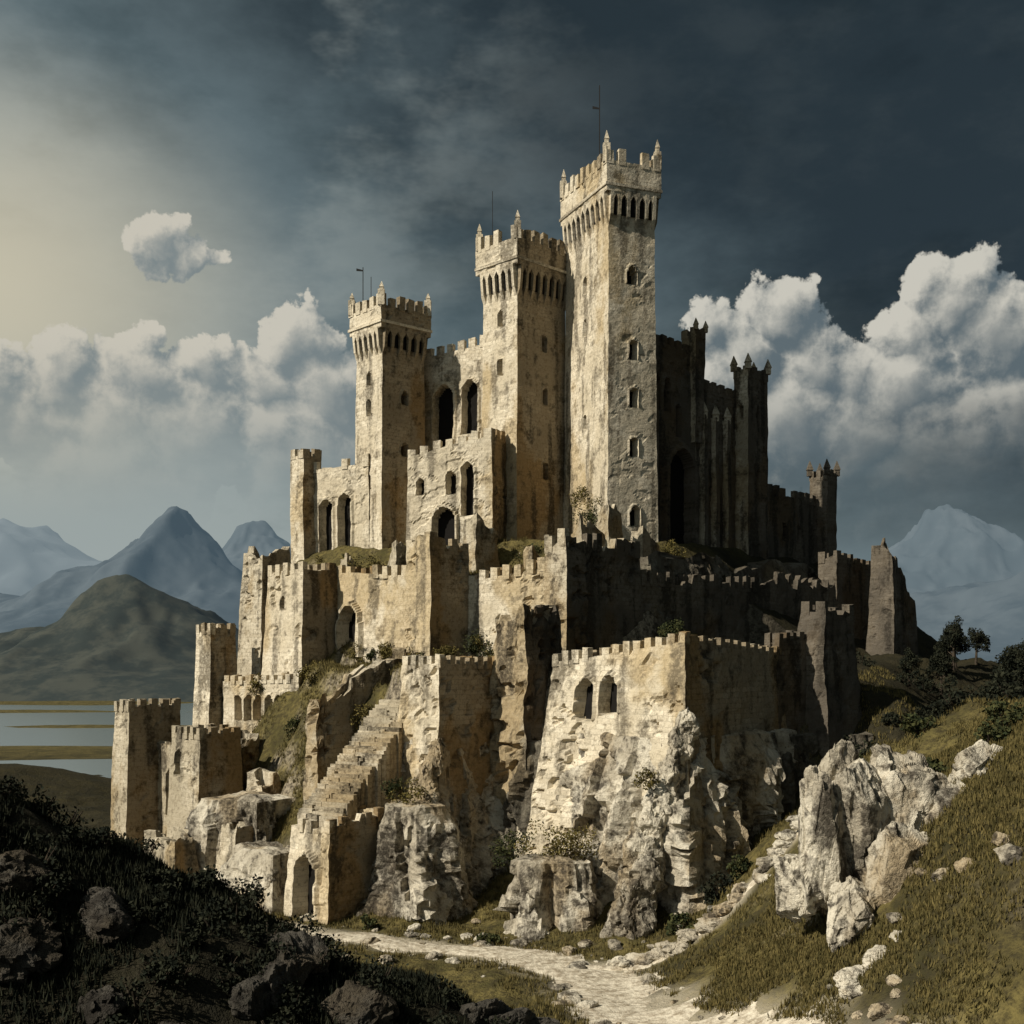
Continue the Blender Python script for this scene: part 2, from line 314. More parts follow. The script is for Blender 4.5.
# ------------------------------------------------------------------ masonry
def vdisp(P,amp,s=0):
    if amp<=0: return P
    a=np.stack([fbm(P/1.3,3,s+1),fbm(P/1.3,3,s+2),.5*fbm(P/1.3,3,s+3)],-1)
    b=np.stack([fbm(P/7.,2,s+4),fbm(P/7.,2,s+5),0*P[...,0]],-1)
    return P+amp*(.5*a+.8*b)
def prism(mb,pts,z0,tops,win={},batter=0.,amp=.13,ruin=0.,cren=None,res=.25,thick=.7,m=0,seed=0,crenedges=(0,1,2,3),capdrop=1.0,chip=.08):
    pts=np.array(pts,float); tops=np.array([tops]*4 if np.isscalar(tops) else tops,float)
    N=[]
    for i in range(4):
        d=pts[(i+1)%4]-pts[i]; L=np.linalg.norm(d); N.append(np.array([d[1],-d[0]])/L)
    bot=[]; inn=[]
    for i in range(4):
        s=N[i]+N[i-1]; s=s/(1+np.dot(N[i],N[i-1])); bot.append(pts[i]+s*batter); inn.append(pts[i]-s*thick)
    bot=np.array(bot);inn=np.array(inn)
    for i in range(4):
        A,B=pts[i],pts[(i+1)%4]; A0,B0=bot[i],bot[(i+1)%4]; L=np.linalg.norm(B-A)
        me=2 if N[i][0]>.5 else m  # east-facing sides get the slot whose colour holds their shade
        nu=max(2,int(math.ceil(L/res))+1); Hh=max(tops)-z0; nv=max(2,int(math.ceil(Hh/res))+1)
        u=np.linspace(0,1,nu)[:,None]; v=np.linspace(0,1,nv)[None]
        zt=tops[i]*(1-u)+tops[(i+1)%4]*u
        wp=A[None]*(1-u)+B[None]*u
        if ruin>0:
            q=np.concatenate([wp,0*u],-1); e=.55*facet(q/1.7,seed+3)+.6*fbm(q/3.5,3,seed+8)
            zt=zt+ruin*e.reshape(-1,1)
        z=z0+(zt-z0)*v
        top=(A[None,None]*(1-u[...,None])+B[None,None]*u[...,None]); bo=(A0[None,None]*(1-u[...,None])+B0[None,None]*u[...,None])
        xy=bo*(1-v[...,None])+top*v[...,None]
        P=np.concatenate([xy+0*z[...,None],z[...,None]],-1); uu=u*L+0*v
        ef=np.clip(np.minimum(uu,L-uu)/.6,0,1)
        ch_=chip*sstep(.25,.6,facet(P*np.array([1.,1.,1.5])*.75,seed+61,.2))*sstep(-.1,.3,fbm(P/4,2,seed+66))*ef
        P=vdisp(P,amp,seed); P[...,:2]-=ch_[...,None]*N[i]*2
        uv=np.stack([uu+i*31.7,z],-1); mat=np.full((nu-1,nv-1),me)
        for (uc,zb,w,h,*rest) in win.get(i,[]):
            ring=rest[0] if rest else .12
            def inside(gr):
                hw=w/2+gr; zs=zb+h-w/2
                rect=(np.abs(uu-uc)<=hw)&(z>=zb-(gr if gr<.2 else 0))&(z<=zs)
                arc=(z>zs)&(((np.abs(uu-uc)+.25*hw)**2+(z-zs)**2)<=(1.25*hw)**2)
                return rect|arc
            rm=inside(max(.28,w*.16))&~inside(0.); im=inside(0.)
            P[...,:2]+=np.where(rm,ring,0)[...,None]*N[i]
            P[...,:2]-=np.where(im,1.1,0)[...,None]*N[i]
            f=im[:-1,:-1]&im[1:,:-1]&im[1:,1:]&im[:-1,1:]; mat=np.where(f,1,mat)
        mb.grid(P,uv,mat)
        C,D=inn[i],inn[(i+1)%4]; ip=(C[None]*(1-u)+D[None]*u)
        ro=P[:,-1]; ri=np.concatenate([ip,ro[:,2:]],-1); rb=np.concatenate([ip,np.full((nu,1),min(tops)-capdrop-ruin)],-1)
        G=np.stack([ro,ri,rb],1); mb.grid(G,np.stack([G[...,0],G[...,1]],-1),m)
        if cren and i in crenedges:
            mw,gap,mh,miss=cren; k=max(1,int(round((L+gap)/(mw+gap)))); sc=(L+gap)/(k*(mw+gap))
            d=(B-A)/L
            for j in range(k):
                if rng.random()<miss: continue
                a=j*(mw+gap)*sc; bb=a+mw*sc+(rng.random()-.5)*.12; zc=tops[i]+(tops[(i+1)%4]-tops[i])*(a+bb)/2/L
                hh=mh*(1-.35*rng.random()**2); j4=lambda: (rng.random(2)-.5)*.13
                o=N[i]*.06; q0=A+d*a+o;q1=A+d*bb+o;q2=q1-N[i]*(thick-.05);q3=q0-N[i]*(thick-.05)
                bt=[(*(q),zc-.4-ruin*.5) for q in (q0,q1,q2,q3)]
                tp=[(*(q*1+j4()),zc+hh*(1-.16*rng.random())) for q in (q0,q1,q2,q3)]
                mb.hexa(bt+tp,me)
    zc=min(tops)-capdrop-ruin
    mb.add([(*p,zc) for p in inn],[(0,1,2,3)],[tuple(p) for p in inn],m)
def rect(cx,cy,th,LL,LR):
    t=math.radians(th); uR=np.array([math.cos(t),math.sin(t)]); uL=np.array([-math.sin(t),math.cos(t)]); C=np.array([cx,cy],float)
    return [C,C+uR*LR,C+uR*LR+uL*LL,C+uL*LL]
def finial(mb,c,z,w,h,m=0):
    x,y=c; a=w/2; b4=[(x-a,y-a),(x+a,y-a),(x+a,y+a),(x-a,y+a)]
    mb.hexa([(*q,z) for q in b4]+[(*q,z+h*.4) for q in b4],m)
    a*=1.25; b4=[(x-a,y-a),(x+a,y-a),(x+a,y+a),(x-a,y+a)]; t4=[(x+(q[0]-x)*.08,y+(q[1]-y)*.08) for q in b4]
    mb.hexa([(*q,z+h*.4) for q in b4]+[(*q,z+h) for q in t4],m)
def tower(mb,cx,cy,th,LL,LR,z0,z1,win={},out=.75,ch=3.2,ph=2.6,mh=1.5,batter=.4,fin=1.7,seed=0,amp=.08):
    prism(mb,rect(cx,cy,th,LL,LR),z0,z1+ch,win,batter=batter,seed=seed,amp=amp,chip=.035)
    t=math.radians(th); uR=np.array([math.cos(t),math.sin(t)]); uL=np.array([-math.sin(t),math.cos(t)])
    C=np.array([cx,cy])-(uR+uL)*out; L2,R2=LL+2*out,LR+2*out
    pts=rect(C[0],C[1],th,L2,R2)
    prism(mb,pts,z1+ch-.5,z1+ch+ph,{},seed=seed+5,cren=(.95,.62,mh,.07),amp=.1,res=.3,ruin=.12)
    cc=np.mean(pts,0)
    za,zb,o=z1+ch+.15,z1+ch+.5,.14
    bp_=rect(*(np.array(pts[0])-(uR+uL)*o),th,L2+2*o,R2+2*o)
    mb.hexa([(*p,za) for p in bp_]+[(*p,zb) for p in bp_])
    base=rect(cx,cy,th,LL,LR)
    mb.add([(*p,z1+ch-.4) for p in pts],[(3,2,1,0)],[tuple(p) for p in pts])
    for i in range(4):
        A,B=np.array(base[i]),np.array(base[(i+1)%4]); L=np.linalg.norm(B-A); d=(B-A)/L; N=np.array([d[1],-d[0]])
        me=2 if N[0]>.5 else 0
        k=max(3,int(round((L+.4)/1.4))+1); w=.22
        for j in range(k):
            u=j*L/(k-1); u=min(max(u,w),L-w)
            q0=A+d*(u-w);q1=A+d*(u+w)
            zb=z1-.4-.3*rng.random(); zt=z1+ch-.35
            q=lambda p,o:(p+N*o)
            lo=[(*q(q0,.03),zb),(*q(q1,.03),zb),(*q(q1,-.3),zb),(*q(q0,-.3),zb)]
            mi=[(*q(q0,out*.7),zb+ch*.3),(*q(q1,out*.7),zb+ch*.3),(*q(q1,-.3),zb+ch*.3),(*q(q0,-.3),zb+ch*.3)]
            hi=[(*q(q0,out+.06),zt),(*q(q1,out+.06),zt),(*q(q1,-.3),zt),(*q(q0,-.3),zt)]
            mb.hexa(lo+mi,me); mb.hexa(mi+hi,me)
            if j<k-1:
                u2=min((j+1)*L/(k-1),L-w); e0=A+d*(u+w);e1=A+d*(u2-w)
                z5=z1+ch-.95
                mid=(e0+e1)/2
                for (pa,pb,za,zb2) in ((e0,mid,z5-.45,z5+.25),(mid,e1,z5+.25,z5-.45)):
                    mb.hexa([(*q(pa,out),za),(*q(pb,out),zb2),(*q(pb,out*.45),zb2),(*q(pa,out*.45),za)]+[(*q(pa,out),zt),(*q(pb,out),zt),(*q(pb,out*.45),zt),(*q(pa,out*.45),zt)],me)
                e0=A+d*(u+w+.02);e1=A+d*(u2-w-.02)
                mb.add([(*q(e0,.16),z1-.4+ch*.28),(*q(e1,.16),z1-.4+ch*.28),(*q(e1,.16),zt-.3),(*q(e0,.16),zt-.3)],[(0,1,2,3)],m=1)  # near-black panel between corbels: shade of the gap put in as colour
    for p in pts:
        c=np.array(p)+(cc-p)*.07
        prism(mb,[c+np.array(o) for o in ((-.45,-.45),(.45,-.45),(.45,.45),(-.45,.45))],z1+ch+ph-.2,z1+ch+ph+mh+.3,res=.5,amp=.05,thick=.2)
        finial(mb,c,z1+ch+ph+mh+.1,.5,fin)
SM=[STONE,DARK,SHADEST]; SD=[STONE2,DARK,SHADEST]; SK=[DARKST,DARK,DARKST]
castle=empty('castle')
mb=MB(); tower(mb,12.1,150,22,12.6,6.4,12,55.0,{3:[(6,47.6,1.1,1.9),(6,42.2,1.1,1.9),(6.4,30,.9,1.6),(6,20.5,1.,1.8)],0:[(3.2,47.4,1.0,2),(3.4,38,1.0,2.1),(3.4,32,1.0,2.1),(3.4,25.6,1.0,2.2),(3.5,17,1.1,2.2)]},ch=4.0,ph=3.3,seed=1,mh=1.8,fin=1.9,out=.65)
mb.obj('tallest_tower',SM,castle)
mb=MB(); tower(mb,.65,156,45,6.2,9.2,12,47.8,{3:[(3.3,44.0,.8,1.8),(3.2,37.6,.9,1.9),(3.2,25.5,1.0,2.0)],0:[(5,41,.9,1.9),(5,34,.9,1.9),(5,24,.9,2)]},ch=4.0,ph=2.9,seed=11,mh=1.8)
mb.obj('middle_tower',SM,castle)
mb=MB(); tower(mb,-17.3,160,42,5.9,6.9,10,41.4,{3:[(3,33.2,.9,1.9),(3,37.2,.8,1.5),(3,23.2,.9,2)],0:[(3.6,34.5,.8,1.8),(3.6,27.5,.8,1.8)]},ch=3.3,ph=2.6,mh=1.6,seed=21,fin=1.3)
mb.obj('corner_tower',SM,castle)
CR=(1.0,.7,1.3,.08)
mb=MB()
prism(mb,[(-13.5,168),(-2,162.3),(3,170),(-10,176)],12,[42,43.2,43,42],{0:[(4.6,29.6,3.0,8.0,.25),(8.7,31.0,2.2,7.0,.25)]},cren=CR,seed=31)
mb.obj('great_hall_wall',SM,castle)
mb=MB()
prism(mb,[(-13.6,157.2),(-2.6,152.9),(1,161),(-10,166)],10,[26.6,28.6,28.6,26.6],{0:[(6.1,21.4,1.3,2.8),(8.6,18.6,1.5,6.6,.2),(5.3,13.2,3.0,6.2,.45),(1.9,21.6,.9,2)]},cren=CR,seed=37,batter=.3,ruin=.15)
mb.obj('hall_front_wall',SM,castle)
mb=MB()
prism(mb,[(-29.4,167.5),(-19.3,161.5),(-16,168),(-26,174)],9,[26.3,26.6,26.6,26.3],{0:[(4.4,14.2,2.1,7.6,.25),(7.6,14.2,2.2,8.2,.25)]},cren=CR,seed=41,ruin=.15)
prism(mb,rect(-28.7,165,45,3,3.0),9,28.2,cren=(.9,.6,1.2,0),seed=43)
mb.obj('west_range_wall',SM,castle)
mb=MB()
prism(mb,[(17.5,156),(25.1,163.6),(19,170),(11,163)],11,[42,41.5,41.5,42],{0:[(2.0,33,1.2,4.2),(4.2,33,1.2,4.2),(7.0,14.6,5.4,13.,.6),(6.6,30,1.2,4.)]},cren=CR,seed=51,ruin=.3)
prism(mb,[(25.1,163.6),(32.4,170.9),(26,177),(19,170)],11,[37.5,37.2,37.2,37.5],{0:[(2.2,30,1.0,4.0),(4.9,30,1.0,4.0),(7.6,30,1.0,4.0),(4.9,18,1.4,5)]},cren=CR,seed=53,ruin=.3)
prism(mb,rect(18.6,155.9,45,1.2,.8),11,36,seed=55,res=.4)
for u in (.8,3.5,6.3):
    x,y=25.1+u*.707,163.6+u*.707
    prism(mb,rect(x+.6,y-.6,45,1.2,.8),11,33.5,seed=57,res=.4)
    finial(mb,(x+.6,y+.2),33,.9,2.4)
prism(mb,rect(24.8,161.9,45,2.4,2.2),29.5,44.0,cren=(.8,.5,1.1,0),seed=59,batter=-.3)
prism(mb,rect(33.2,168.8,45,2.4,5.0),11,40.4,{3:[(1.2,34,.6,2)],0:[(2.5,33,.8,3),(2.5,24,.8,3)]},cren=(.9,.6,1.3,0),seed=61,ruin=.2)
for p in rect(33.2,168.8,45,2.4,5.0): finial(mb,p,41.,.8,2.2)
for p in rect(24.8,161.9,45,2.4,2.2)[:2]: finial(mb,p,44.6,.6,1.6)
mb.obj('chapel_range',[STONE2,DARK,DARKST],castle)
mb=MB()
prism(mb,[(38,177.5),(48.5,188),(43,193),(33,183)],9,[25,24.4,24.4,25],{0:[(4,18,1,2.4),(8,18,1,2.4)]},cren=CR,seed=65,ruin=.3)
prism(mb,rect(48.8,186,45,3,3.0),9,28.6,cren=(.8,.6,1.3,0),seed=67,ruin=.4)
for p in rect(48.8,186,45,3,3.0): finial(mb,p,28.8,.8,2.4)
mb.obj('east_wing',SK,castle)
def rod(mb,p,z0,z1,r=.06):
    x,y=p; q=[(x-r,y-r),(x+r,y-r),(x+r,y+r),(x-r,y+r)]
    mb.hexa([(*a,z0) for a in q]+[(*a,z1) for a in q])
mb=MB(); rod(mb,(11.2,153.5),61,73.5); rod(mb,(-20.3,163.5),47,53.5,.05); rod(mb,(-19.2,163.5),47,52.2,.04)
rod(mb,(-2.6,160),56,62.5,.04)
for (x,y,z) in [(-20.3,163.5,53.),(11.2,153.5,70.5)]:
    mb.hexa([(x-.9,y-.04,z),(x,y-.04,z-.05),(x,y+.04,z-.05),(x-.9,y+.04,z)]+[(x-.9,y-.04,z+.35),(x,y-.04,z+.12),(x,y+.04,z+.12),(x-.9,y+.04,z+.35)])
mb.obj('weather_vanes',[IRON],castle)
# ---- middle curtain wall
cur=empty('curtain_wall')
CW=(.95,.7,1.15,.15)
mb=MB(); prism(mb,rect(-24.4,140,45,7.2,4.9),-10,[10.6,10.6,10.6,10.6],{3:[(3.5,6,.6,1.5)]},cren=CW,seed=71,batter=1.,ruin=.25,chip=.2); mb.obj('west_bastion',SM,cur)
mb=MB(); prism(mb,rect(-31.2,150,45,4.3,4.2),-12,[13.2,14.2,13,13.6],seed=73,batter=1.,ruin=1.3,chip=.2); mb.obj('ruined_turret',SD,cur)
mb=MB(); prism(mb,[(-20.9,143.5),(-11.8,134.9),(-10.8,136),(-19.9,144.6)],-4,[10.4,9.6,9.6,10.4],{0:[(2.8,.2,3.2,5.8,.6)]},cren=CW,seed=75,batter=.4,ruin=.2); mb.obj('gate_wall',SM,cur)
mb=MB(); prism(mb,rect(-9.0,132,45,3.95,5.7),-6,[13.4,12.2,12.2,12.6],seed=77,batter=.5,ruin=.9,cren=(.9,.7,1.,.4),chip=.2); mb.obj('central_bastion',SM,cur)
mb=MB(); prism(mb,[(-5.0,136),(3.6,130.2),(4.4,131.4),(-4.2,137.2)],-4,[8.8,10.2,10.2,8.8],cren=(.9,.65,1.15,.08),seed=79,batter=.5,chip=.2,ruin=.2); mb.obj('parapet_wall',SM,cur)
mb=MB(); prism(mb,rect(5.76,128,45,3.1,12.5),-5,[13.3,12.6,12.6,12.6],seed=81,batter=.5,ruin=1.3,cren=(.9,.7,1.,.5),chip=.25); mb.obj('east_bastion',[STONE2,DARK,DARKST],cur)
mb=MB(); prism(mb,[(44,162.5),(52,170.5),(50,172.5),(42,164.5)],-4,[14,12.6,12.6,14],cren=CW,seed=83,ruin=.8)
prism(mb,rect(50.8,160,45,3.2,3.6),-5,[14.0,11.5,17.,16.],seed=85,ruin=2.2,batter=.6)
prism(mb,rect(53.4,162.5,45,2.2,2.6),-5,[9.0,6.5,9.,10.],seed=87,ruin=2.,batter=.8)
mb.obj('outer_ruined_wall',SK,cur)
mb=MB(); prism(mb,[(14.8,137),(31,151),(29,153),(13,139)],-4,[9.5,9.5,9.5,9.5],seed=88,ruin=1.2,amp=.3,cren=(.9,.7,1.,.4))
prism(mb,[(31,151),(44,163),(42,165),(29,153)],-4,[9.5,11,11,9.5],seed=86,ruin=1.5,amp=.3)
mb.obj('broken_outer_wall',SK,cur)
mb=MB()
for i,(x,y,l,r,z0,z1) in enumerate([(-4.3,147.5,2.5,3.2,8,17.4),(8.2,141.5,2,3.5,8,16.8),(11.6,143.5,2,2.2,8,19),(-14.5,150.5,1.6,2.2,9,14.5),(2.6,146,1.5,2,8,14),(16,147,2,3,9,15.5),(-21,153,1.5,2.5,8,13.5)]):
    prism(mb,rect(x,y,40,l,r),z0,[z1,z1-2,z1-1,z1-.5],seed=90+i*3,ruin=1.4,batter=.5,amp=.25)
mb.obj('broken_wall_stubs',SD,cur)
# ---- lower front walls
low=empty('battlement_wall')
NC=(.72,.5,.95,.07)
mb=MB(); prism(mb,rect(-6.7,112,45,5.4,7.9),-16,[-.3,-.5,-.5,-.5],cren=NC,seed=101,batter=1.0,amp=.22,chip=.2); mb.obj('front_bastion',SM,low)
mb=MB(); prism(mb,rect(1.25,114,45,3.9,5.0),-19,[4.8,4.0,3.5,4.2],seed=103,ruin=1.7,batter=1.4,amp=.4,chip=.4); mb.obj('ruined_tower_stump',[STONE2,DARK,DARKST],low)
mb=MB(); prism(mb,[(3.8,110.6),(14.4,100),(15.6,101.2),(5,111.8)],-18,[-.2,1.5,1.5,-.2],{0:[(4.3,-5.4,1.8,3.5,.25),(7.0,-4.8,1.6,3.3,.25)]},cren=NC,seed=105,batter=1.9,amp=.25,chip=.25); mb.obj('arcaded_front_wall',SM,low)
mb=MB(); prism(mb,[(14.4,100),(24.7,110.3),(23.5,111.5),(13.2,101.2)],-18,[1.5,.4,.4,1.5],cren=NC,seed=107,batter=1.0,amp=.25,chip=.3); mb.obj('east_front_wall',SD,low)
mb=MB(); prism(mb,[(24.4,110.0),(30,115.5),(29,116.5),(23.4,111)],-14,[1.6,2.2,2.2,1.6],cren=NC,seed=108,batter=1.,amp=.2)
prism(mb,rect(29.2,111.8,45,2.6,5.2),-15,[5,4.6,4.2,4.6],seed=109,ruin=.8,batter=1.2,cren=(.8,.6,.9,.3),amp=.25); mb.obj('east_corner_tower',SK,low)
mb=MB(); prism(mb,rect(-19.2,119.5,45,1.7,11),-22,[-4.6,.8,.8,-4.6],seed=111,ruin=1.2,batter=1.,amp=.35,chip=.3); mb.obj('ruined_stair_wall',SD)
gh=empty('gatehouse')
mb=MB(); prism(mb,rect(-15.8,104,45,6.0,6.0),-26,[-14.4,-13.8,-13.6,-14.8],{3:[(2.9,-22.8,2.7,5.2,.4)]},seed=113,ruin=.5,batter=.5,amp=.25,cren=(.7,.6,.6,.5)); mb.obj('gate_block',SM,gh)
# staircase
mb=MB(); ns=30
a=np.array([-17.6,108.4]);bb=np.array([-11.0,118.6]); d=(bb-a)/np.linalg.norm(bb-a); nn=np.array([-d[1],d[0]]); Ls=np.linalg.norm(bb-a)
for i in range(ns):
    t0=i/ns;t1=(i+1.5)/ns; z=-14.4+(i+1)/ns*10.4
    w0=2.5+.18*rng.random();w1=2.3+.3*rng.random()
    j=lambda:(rng.random(2)-.5)*.2
    p0=a+d*Ls*t0;p1=a+d*Ls*t1
    cuts=[-w1]+sorted((rng.random(2)*2-1)*1.6)+[w0]
    for k in range(3):
        c0,c1=cuts[k],cuts[k+1]-.03
        if c1-c0<.2: continue
        q=[p0+nn*c0+j(),p1+nn*c0,p1+nn*c1,p0+nn*c1+j()]; dz=(rng.random()-.5)*.2
        mb.hexa([(*kk,z-12) for kk in q]+[(*kk,z+dz+(rng.random()-.5)*.1) for kk in q])
mb.obj('stone_staircase',SD)
# left outworks
mb=MB(); prism(mb,rect(-36.2,144,45,3.2,3.4),-20,3.6,cren=(.8,.6,1,.2),seed=121,batter=.6,ruin=.3); mb.obj('watch_turret',SM)
mb=MB(); prism(mb,[(-34.8,144.5),(-24.6,138.3),(-24,139.4),(-34.2,145.6)],-17,[-2.6,-2.2,-2.2,-2.6],{0:[(2.6+1.55*i,-7.2,1.0,2.9,.12) for i in range(6)]},cren=(.7,.55,.8,.1),seed=123,batter=.2); mb.obj('arcaded_wall',SM)
mb=MB(); prism(mb,rect(-42.2,132,45,3.2,6.3),-25,-5.2,{0:[(4.8,-13,1.,2)]},cren=(.8,.6,.9,.1),seed=125,batter=.5,ruin=.2); mb.obj('watch_tower',SD)
mb=MB(); prism(mb,rect(-32.8,126,45,5.7,4.9),-24,-7.9,{3:[(1.6,-12.4,1.1,2.6)]},cren=(.8,.6,.9,.1),seed=127,batter=.6,ruin=.2); mb.obj('square_tower',SD)
mb=MB(); prism(mb,[(-40,134.6),(-36,130.5),(-35.2,131.3),(-39.2,135.4)],-24,[-9,-9.5,-9.5,-9],{0:[(3.4,-17,1.8,4.8)]},seed=128,ruin=.4)
mb.obj('ruined_arch_wall',SD)
for i,(x,y,l,r,z0,z1) in enumerate([(-33,117.5,6,2.2,-26,-17.5),(-27.0,117,5,2,-26,-16.2),(-26,124,3,2.4,-24,-12),(-30,134,3,2,-20,-8.5)]):
    mb=MB(); prism(mb,rect(x,y,45,l,r),z0,[z1-.6,z1,z1,z1-.3],seed=130+i*3,ruin=1.,batter=1.,amp=.4,chip=.3); mb.obj('ruined_wall',SD)
# ------------------------------------------------------------------ rock
def crag(poly,zt,zb,flare,seed,amp=1.3,mat=ROCK,name='rock_cliff',res=.26,fs=2.6,topn=0.):
    poly=np.array(poly,float); P=[]
    for i in range(len(poly)):
        A,B=poly[i],poly[(i+1)%len(poly)]; k=max(2,int(np.linalg.norm(B-A)/res))
        for j in range(k): P.append(A+(B-A)*j/k)
    P=np.array(P); 
    nrm=np.roll(P,-6,0)-np.roll(P,6,0); nrm=np.stack([nrm[:,1],-nrm[:,0]],-1); nrm/=np.linalg.norm(nrm,axis=1)[:,None]+1e-9
    for _ in range(8): nrm=(nrm+np.roll(nrm,3,0)+np.roll(nrm,-3,0))/3
    nrm/=np.linalg.norm(nrm,axis=1)[:,None]
    nv=int((zt-zb)/res)+2; v=np.linspace(0,1,nv)
    z=(zt+topn*fbm(np.concatenate([P/4,0*P[:,:1]],-1),3,seed))[:,None]*(1-v)+zb*v
    xy=P[:,None]+nrm[:,None]*(flare*v**1.2)[None,:,None]
    Q=np.concatenate([xy,z[...,None]],-1)
    W=Q+.5*np.stack([fbm(Q/2.5,3,seed+41),fbm(Q/2.5,3,seed+42),fbm(Q/2.5,3,seed+43)],-1)
    S=W*np.array([1,1,.24])
    rg=ridged(W*np.array([1,1,.16])/(fs*1.3),3,seed+50)
    dsp=amp*(.75*facet(S/fs,seed)+.26*facet(S/(fs*.45),seed+9)+.08*facet(W/(fs*.2),seed+19)+.9*fbm(S/(fs*2.2),2,seed+4)+2.5*(rg-.62))
    Q[...,:2]+=nrm[:,None]*(dsp*(.3+.7*sstep(0,.2,v))[None])[...,None]
    Q[...,2]+=.22*amp*facet(W/(fs*.7),seed+29)*sstep(0,.1,v)[None]
    mb=MB(); mb.grid(Q,wrap=True)
    c=np.append(P.mean(0),zt+.3); s=np.linspace(0,1,10)[None,:,None]; T=Q[:,:1]*(1-s)+c*s
    T[...,2]+=.35*fbm(T/2,3,seed+2)*(s[...,0]>0); mb.grid(T,wrap=True)
    return mb.obj(name,[mat])
crag([(-11.4,116.3),(-6.7,111.3),(-2.0,116),(-4,121),(-10,121)],-7.5,-25.5,3.6,201,amp=1.4)
crag([(4.6,109.6),(14.4,99.0),(17,101.6),(8,113)],-6.6,-25.8,3.6,211,amp=1.4,fs=3.)
crag([(14.8,99.4),(25.8,110.4),(22,114),(13,103)],-6.5,-25.8,2.8,221,amp=1.9,mat=ROCK,fs=3.2)
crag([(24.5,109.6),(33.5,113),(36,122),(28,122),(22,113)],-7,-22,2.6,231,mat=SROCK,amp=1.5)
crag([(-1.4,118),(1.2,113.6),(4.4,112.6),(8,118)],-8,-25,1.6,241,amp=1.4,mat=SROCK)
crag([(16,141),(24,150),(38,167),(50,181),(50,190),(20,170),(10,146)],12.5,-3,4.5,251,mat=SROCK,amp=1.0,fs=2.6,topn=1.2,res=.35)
crag([(-28,166),(-17.5,158),(0,153),(12,147.6),(18,152),(12,165),(-26,175)],14,8.5,3,261,amp=1.2,fs=2.,res=.35)
crag([(0.,100.5),(2.6,98.6),(6.4,99.2),(6.6,103),(1.5,104)],-16.8,-25,1.7,271,amp=1.3)
crag([(-11.0,106.8),(-8.4,105.4),(-6.2,107),(-6.6,112),(-11,112)],-13,-25,2.2,281,amp=1.3)
crag([(-27,115.5),(-22,110.5),(-20,114),(-24,119)],-18.0,-25,1.6,283,amp=.9)
crag([(-31,121.5),(-25,117.5),(-22,122),(-28,127)],-14,-25,1.6,285,amp=1.)
def rockmb(mb,c,r,seed,nf=14,n=22,amp=.1,rot=0):
    rg=np.random.default_rng(seed)
    g=np.tan(np.linspace(-1,1,n)*math.pi/4); U,V=np.meshgrid(g,g,indexing='ij'); W=np.ones_like(U)
    fn=rg.normal(size=(nf,3)); fn/=np.linalg.norm(fn,axis=1)[:,None]; fd=.55+.33*rg.random(nf)
    for F in ((U,V,W),(V,U,-W),(W,U,V),(-W,V,U),(V,W,U),(U,-W,V)):
        P=np.stack(F,-1); P=P/np.linalg.norm(P,axis=-1)[...,None]
        dt=P@fn.T; s=np.where(dt>1e-3,fd/np.maximum(dt,1e-3),9).min(-1); s=np.minimum(s,1)
        P=P*s[...,None]; 
        k=1+amp*facet(P*2.6+seed,seed)+.5*amp*fbm(P*5+seed,3,seed)+.9*amp*(ridged(P*1.8+seed,3,seed+3)-.6); P=P*k[...,None]*np.array(r)
        ca,sa=math.cos(rot),math.sin(rot); P=np.stack([P[...,0]*ca-P[...,1]*sa,P[...,0]*sa+P[...,1]*ca,P[...,2]],-1)
        mb.grid(P+np.array(c))
mb=MB()
for i in range(13):
    t=i/12; s=1.0+1.1*t+.4*rng.random()
    rockmb(mb,(14.2-5.2*t+rng.normal()*.2,99.3-3.4*t,-5.5-16.0*t),(s*.95,s*.9,s*1.25),820+i,nf=14,n=24,amp=.12,rot=rng.random()*3)
mb.obj('rocky_spur',[ROCK])
mb=MB()
for i in range(9):
    t=i/8; s=1.0+.9*t+.4*rng.random()
    rockmb(mb,(-6.8-1.5*t+rng.normal()*.5,111.0-3.4*t,-9-12.0*t),(s,s*.9,s*1.3),850+i,nf=14,n=24,amp=.12,rot=rng.random()*3)
mb.obj('rocky_spur',[ROCK])
bl=[(18.6,72,-11.6,2.0,2.2,5.2,.3),(21.0,72.5,-9.4,2.4,2.6,5.2,.5),(24.0,73.5,-9.2,2.7,2.6,5.0,.9),(22.4,70,-13.2,2.7,2.2,4.4,.2),(26.6,72,-10.2,2.8,2.4,4.2,.4),(19.8,69.6,-15.0,2.2,1.8,3.0,.7),(25,69.5,-13.6,2.6,1.8,3.4,.1),(29,74,-7.6,2.8,2.2,3.0,.3),(17.2,73.5,-14.0,1.7,1.6,3.0,.3),(20.0,74.5,-8.6,2.4,2,4.0,.4),(28.0,70,-12.0,2.2,1.8,2.6,.9),(22.8,68.2,-16.0,1.8,1.5,2.0,.4)]
for i,(x,y,z,a,b_,c_,r_) in enumerate(bl):
    mb=MB(); rockmb(mb,(x,y,z),(a,b_,c_),300+i,nf=20,n=50,amp=.1,rot=r_); mb.obj('boulder',[ROCK])
for i in range(20):
    x=-24+i*1.3+rng.random()*3; y=46+rng.random()*13; z=float(H(x,y)); s=.6+1.1*rng.random()
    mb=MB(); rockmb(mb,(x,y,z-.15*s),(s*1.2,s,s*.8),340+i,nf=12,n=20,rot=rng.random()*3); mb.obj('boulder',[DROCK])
mb=MB()
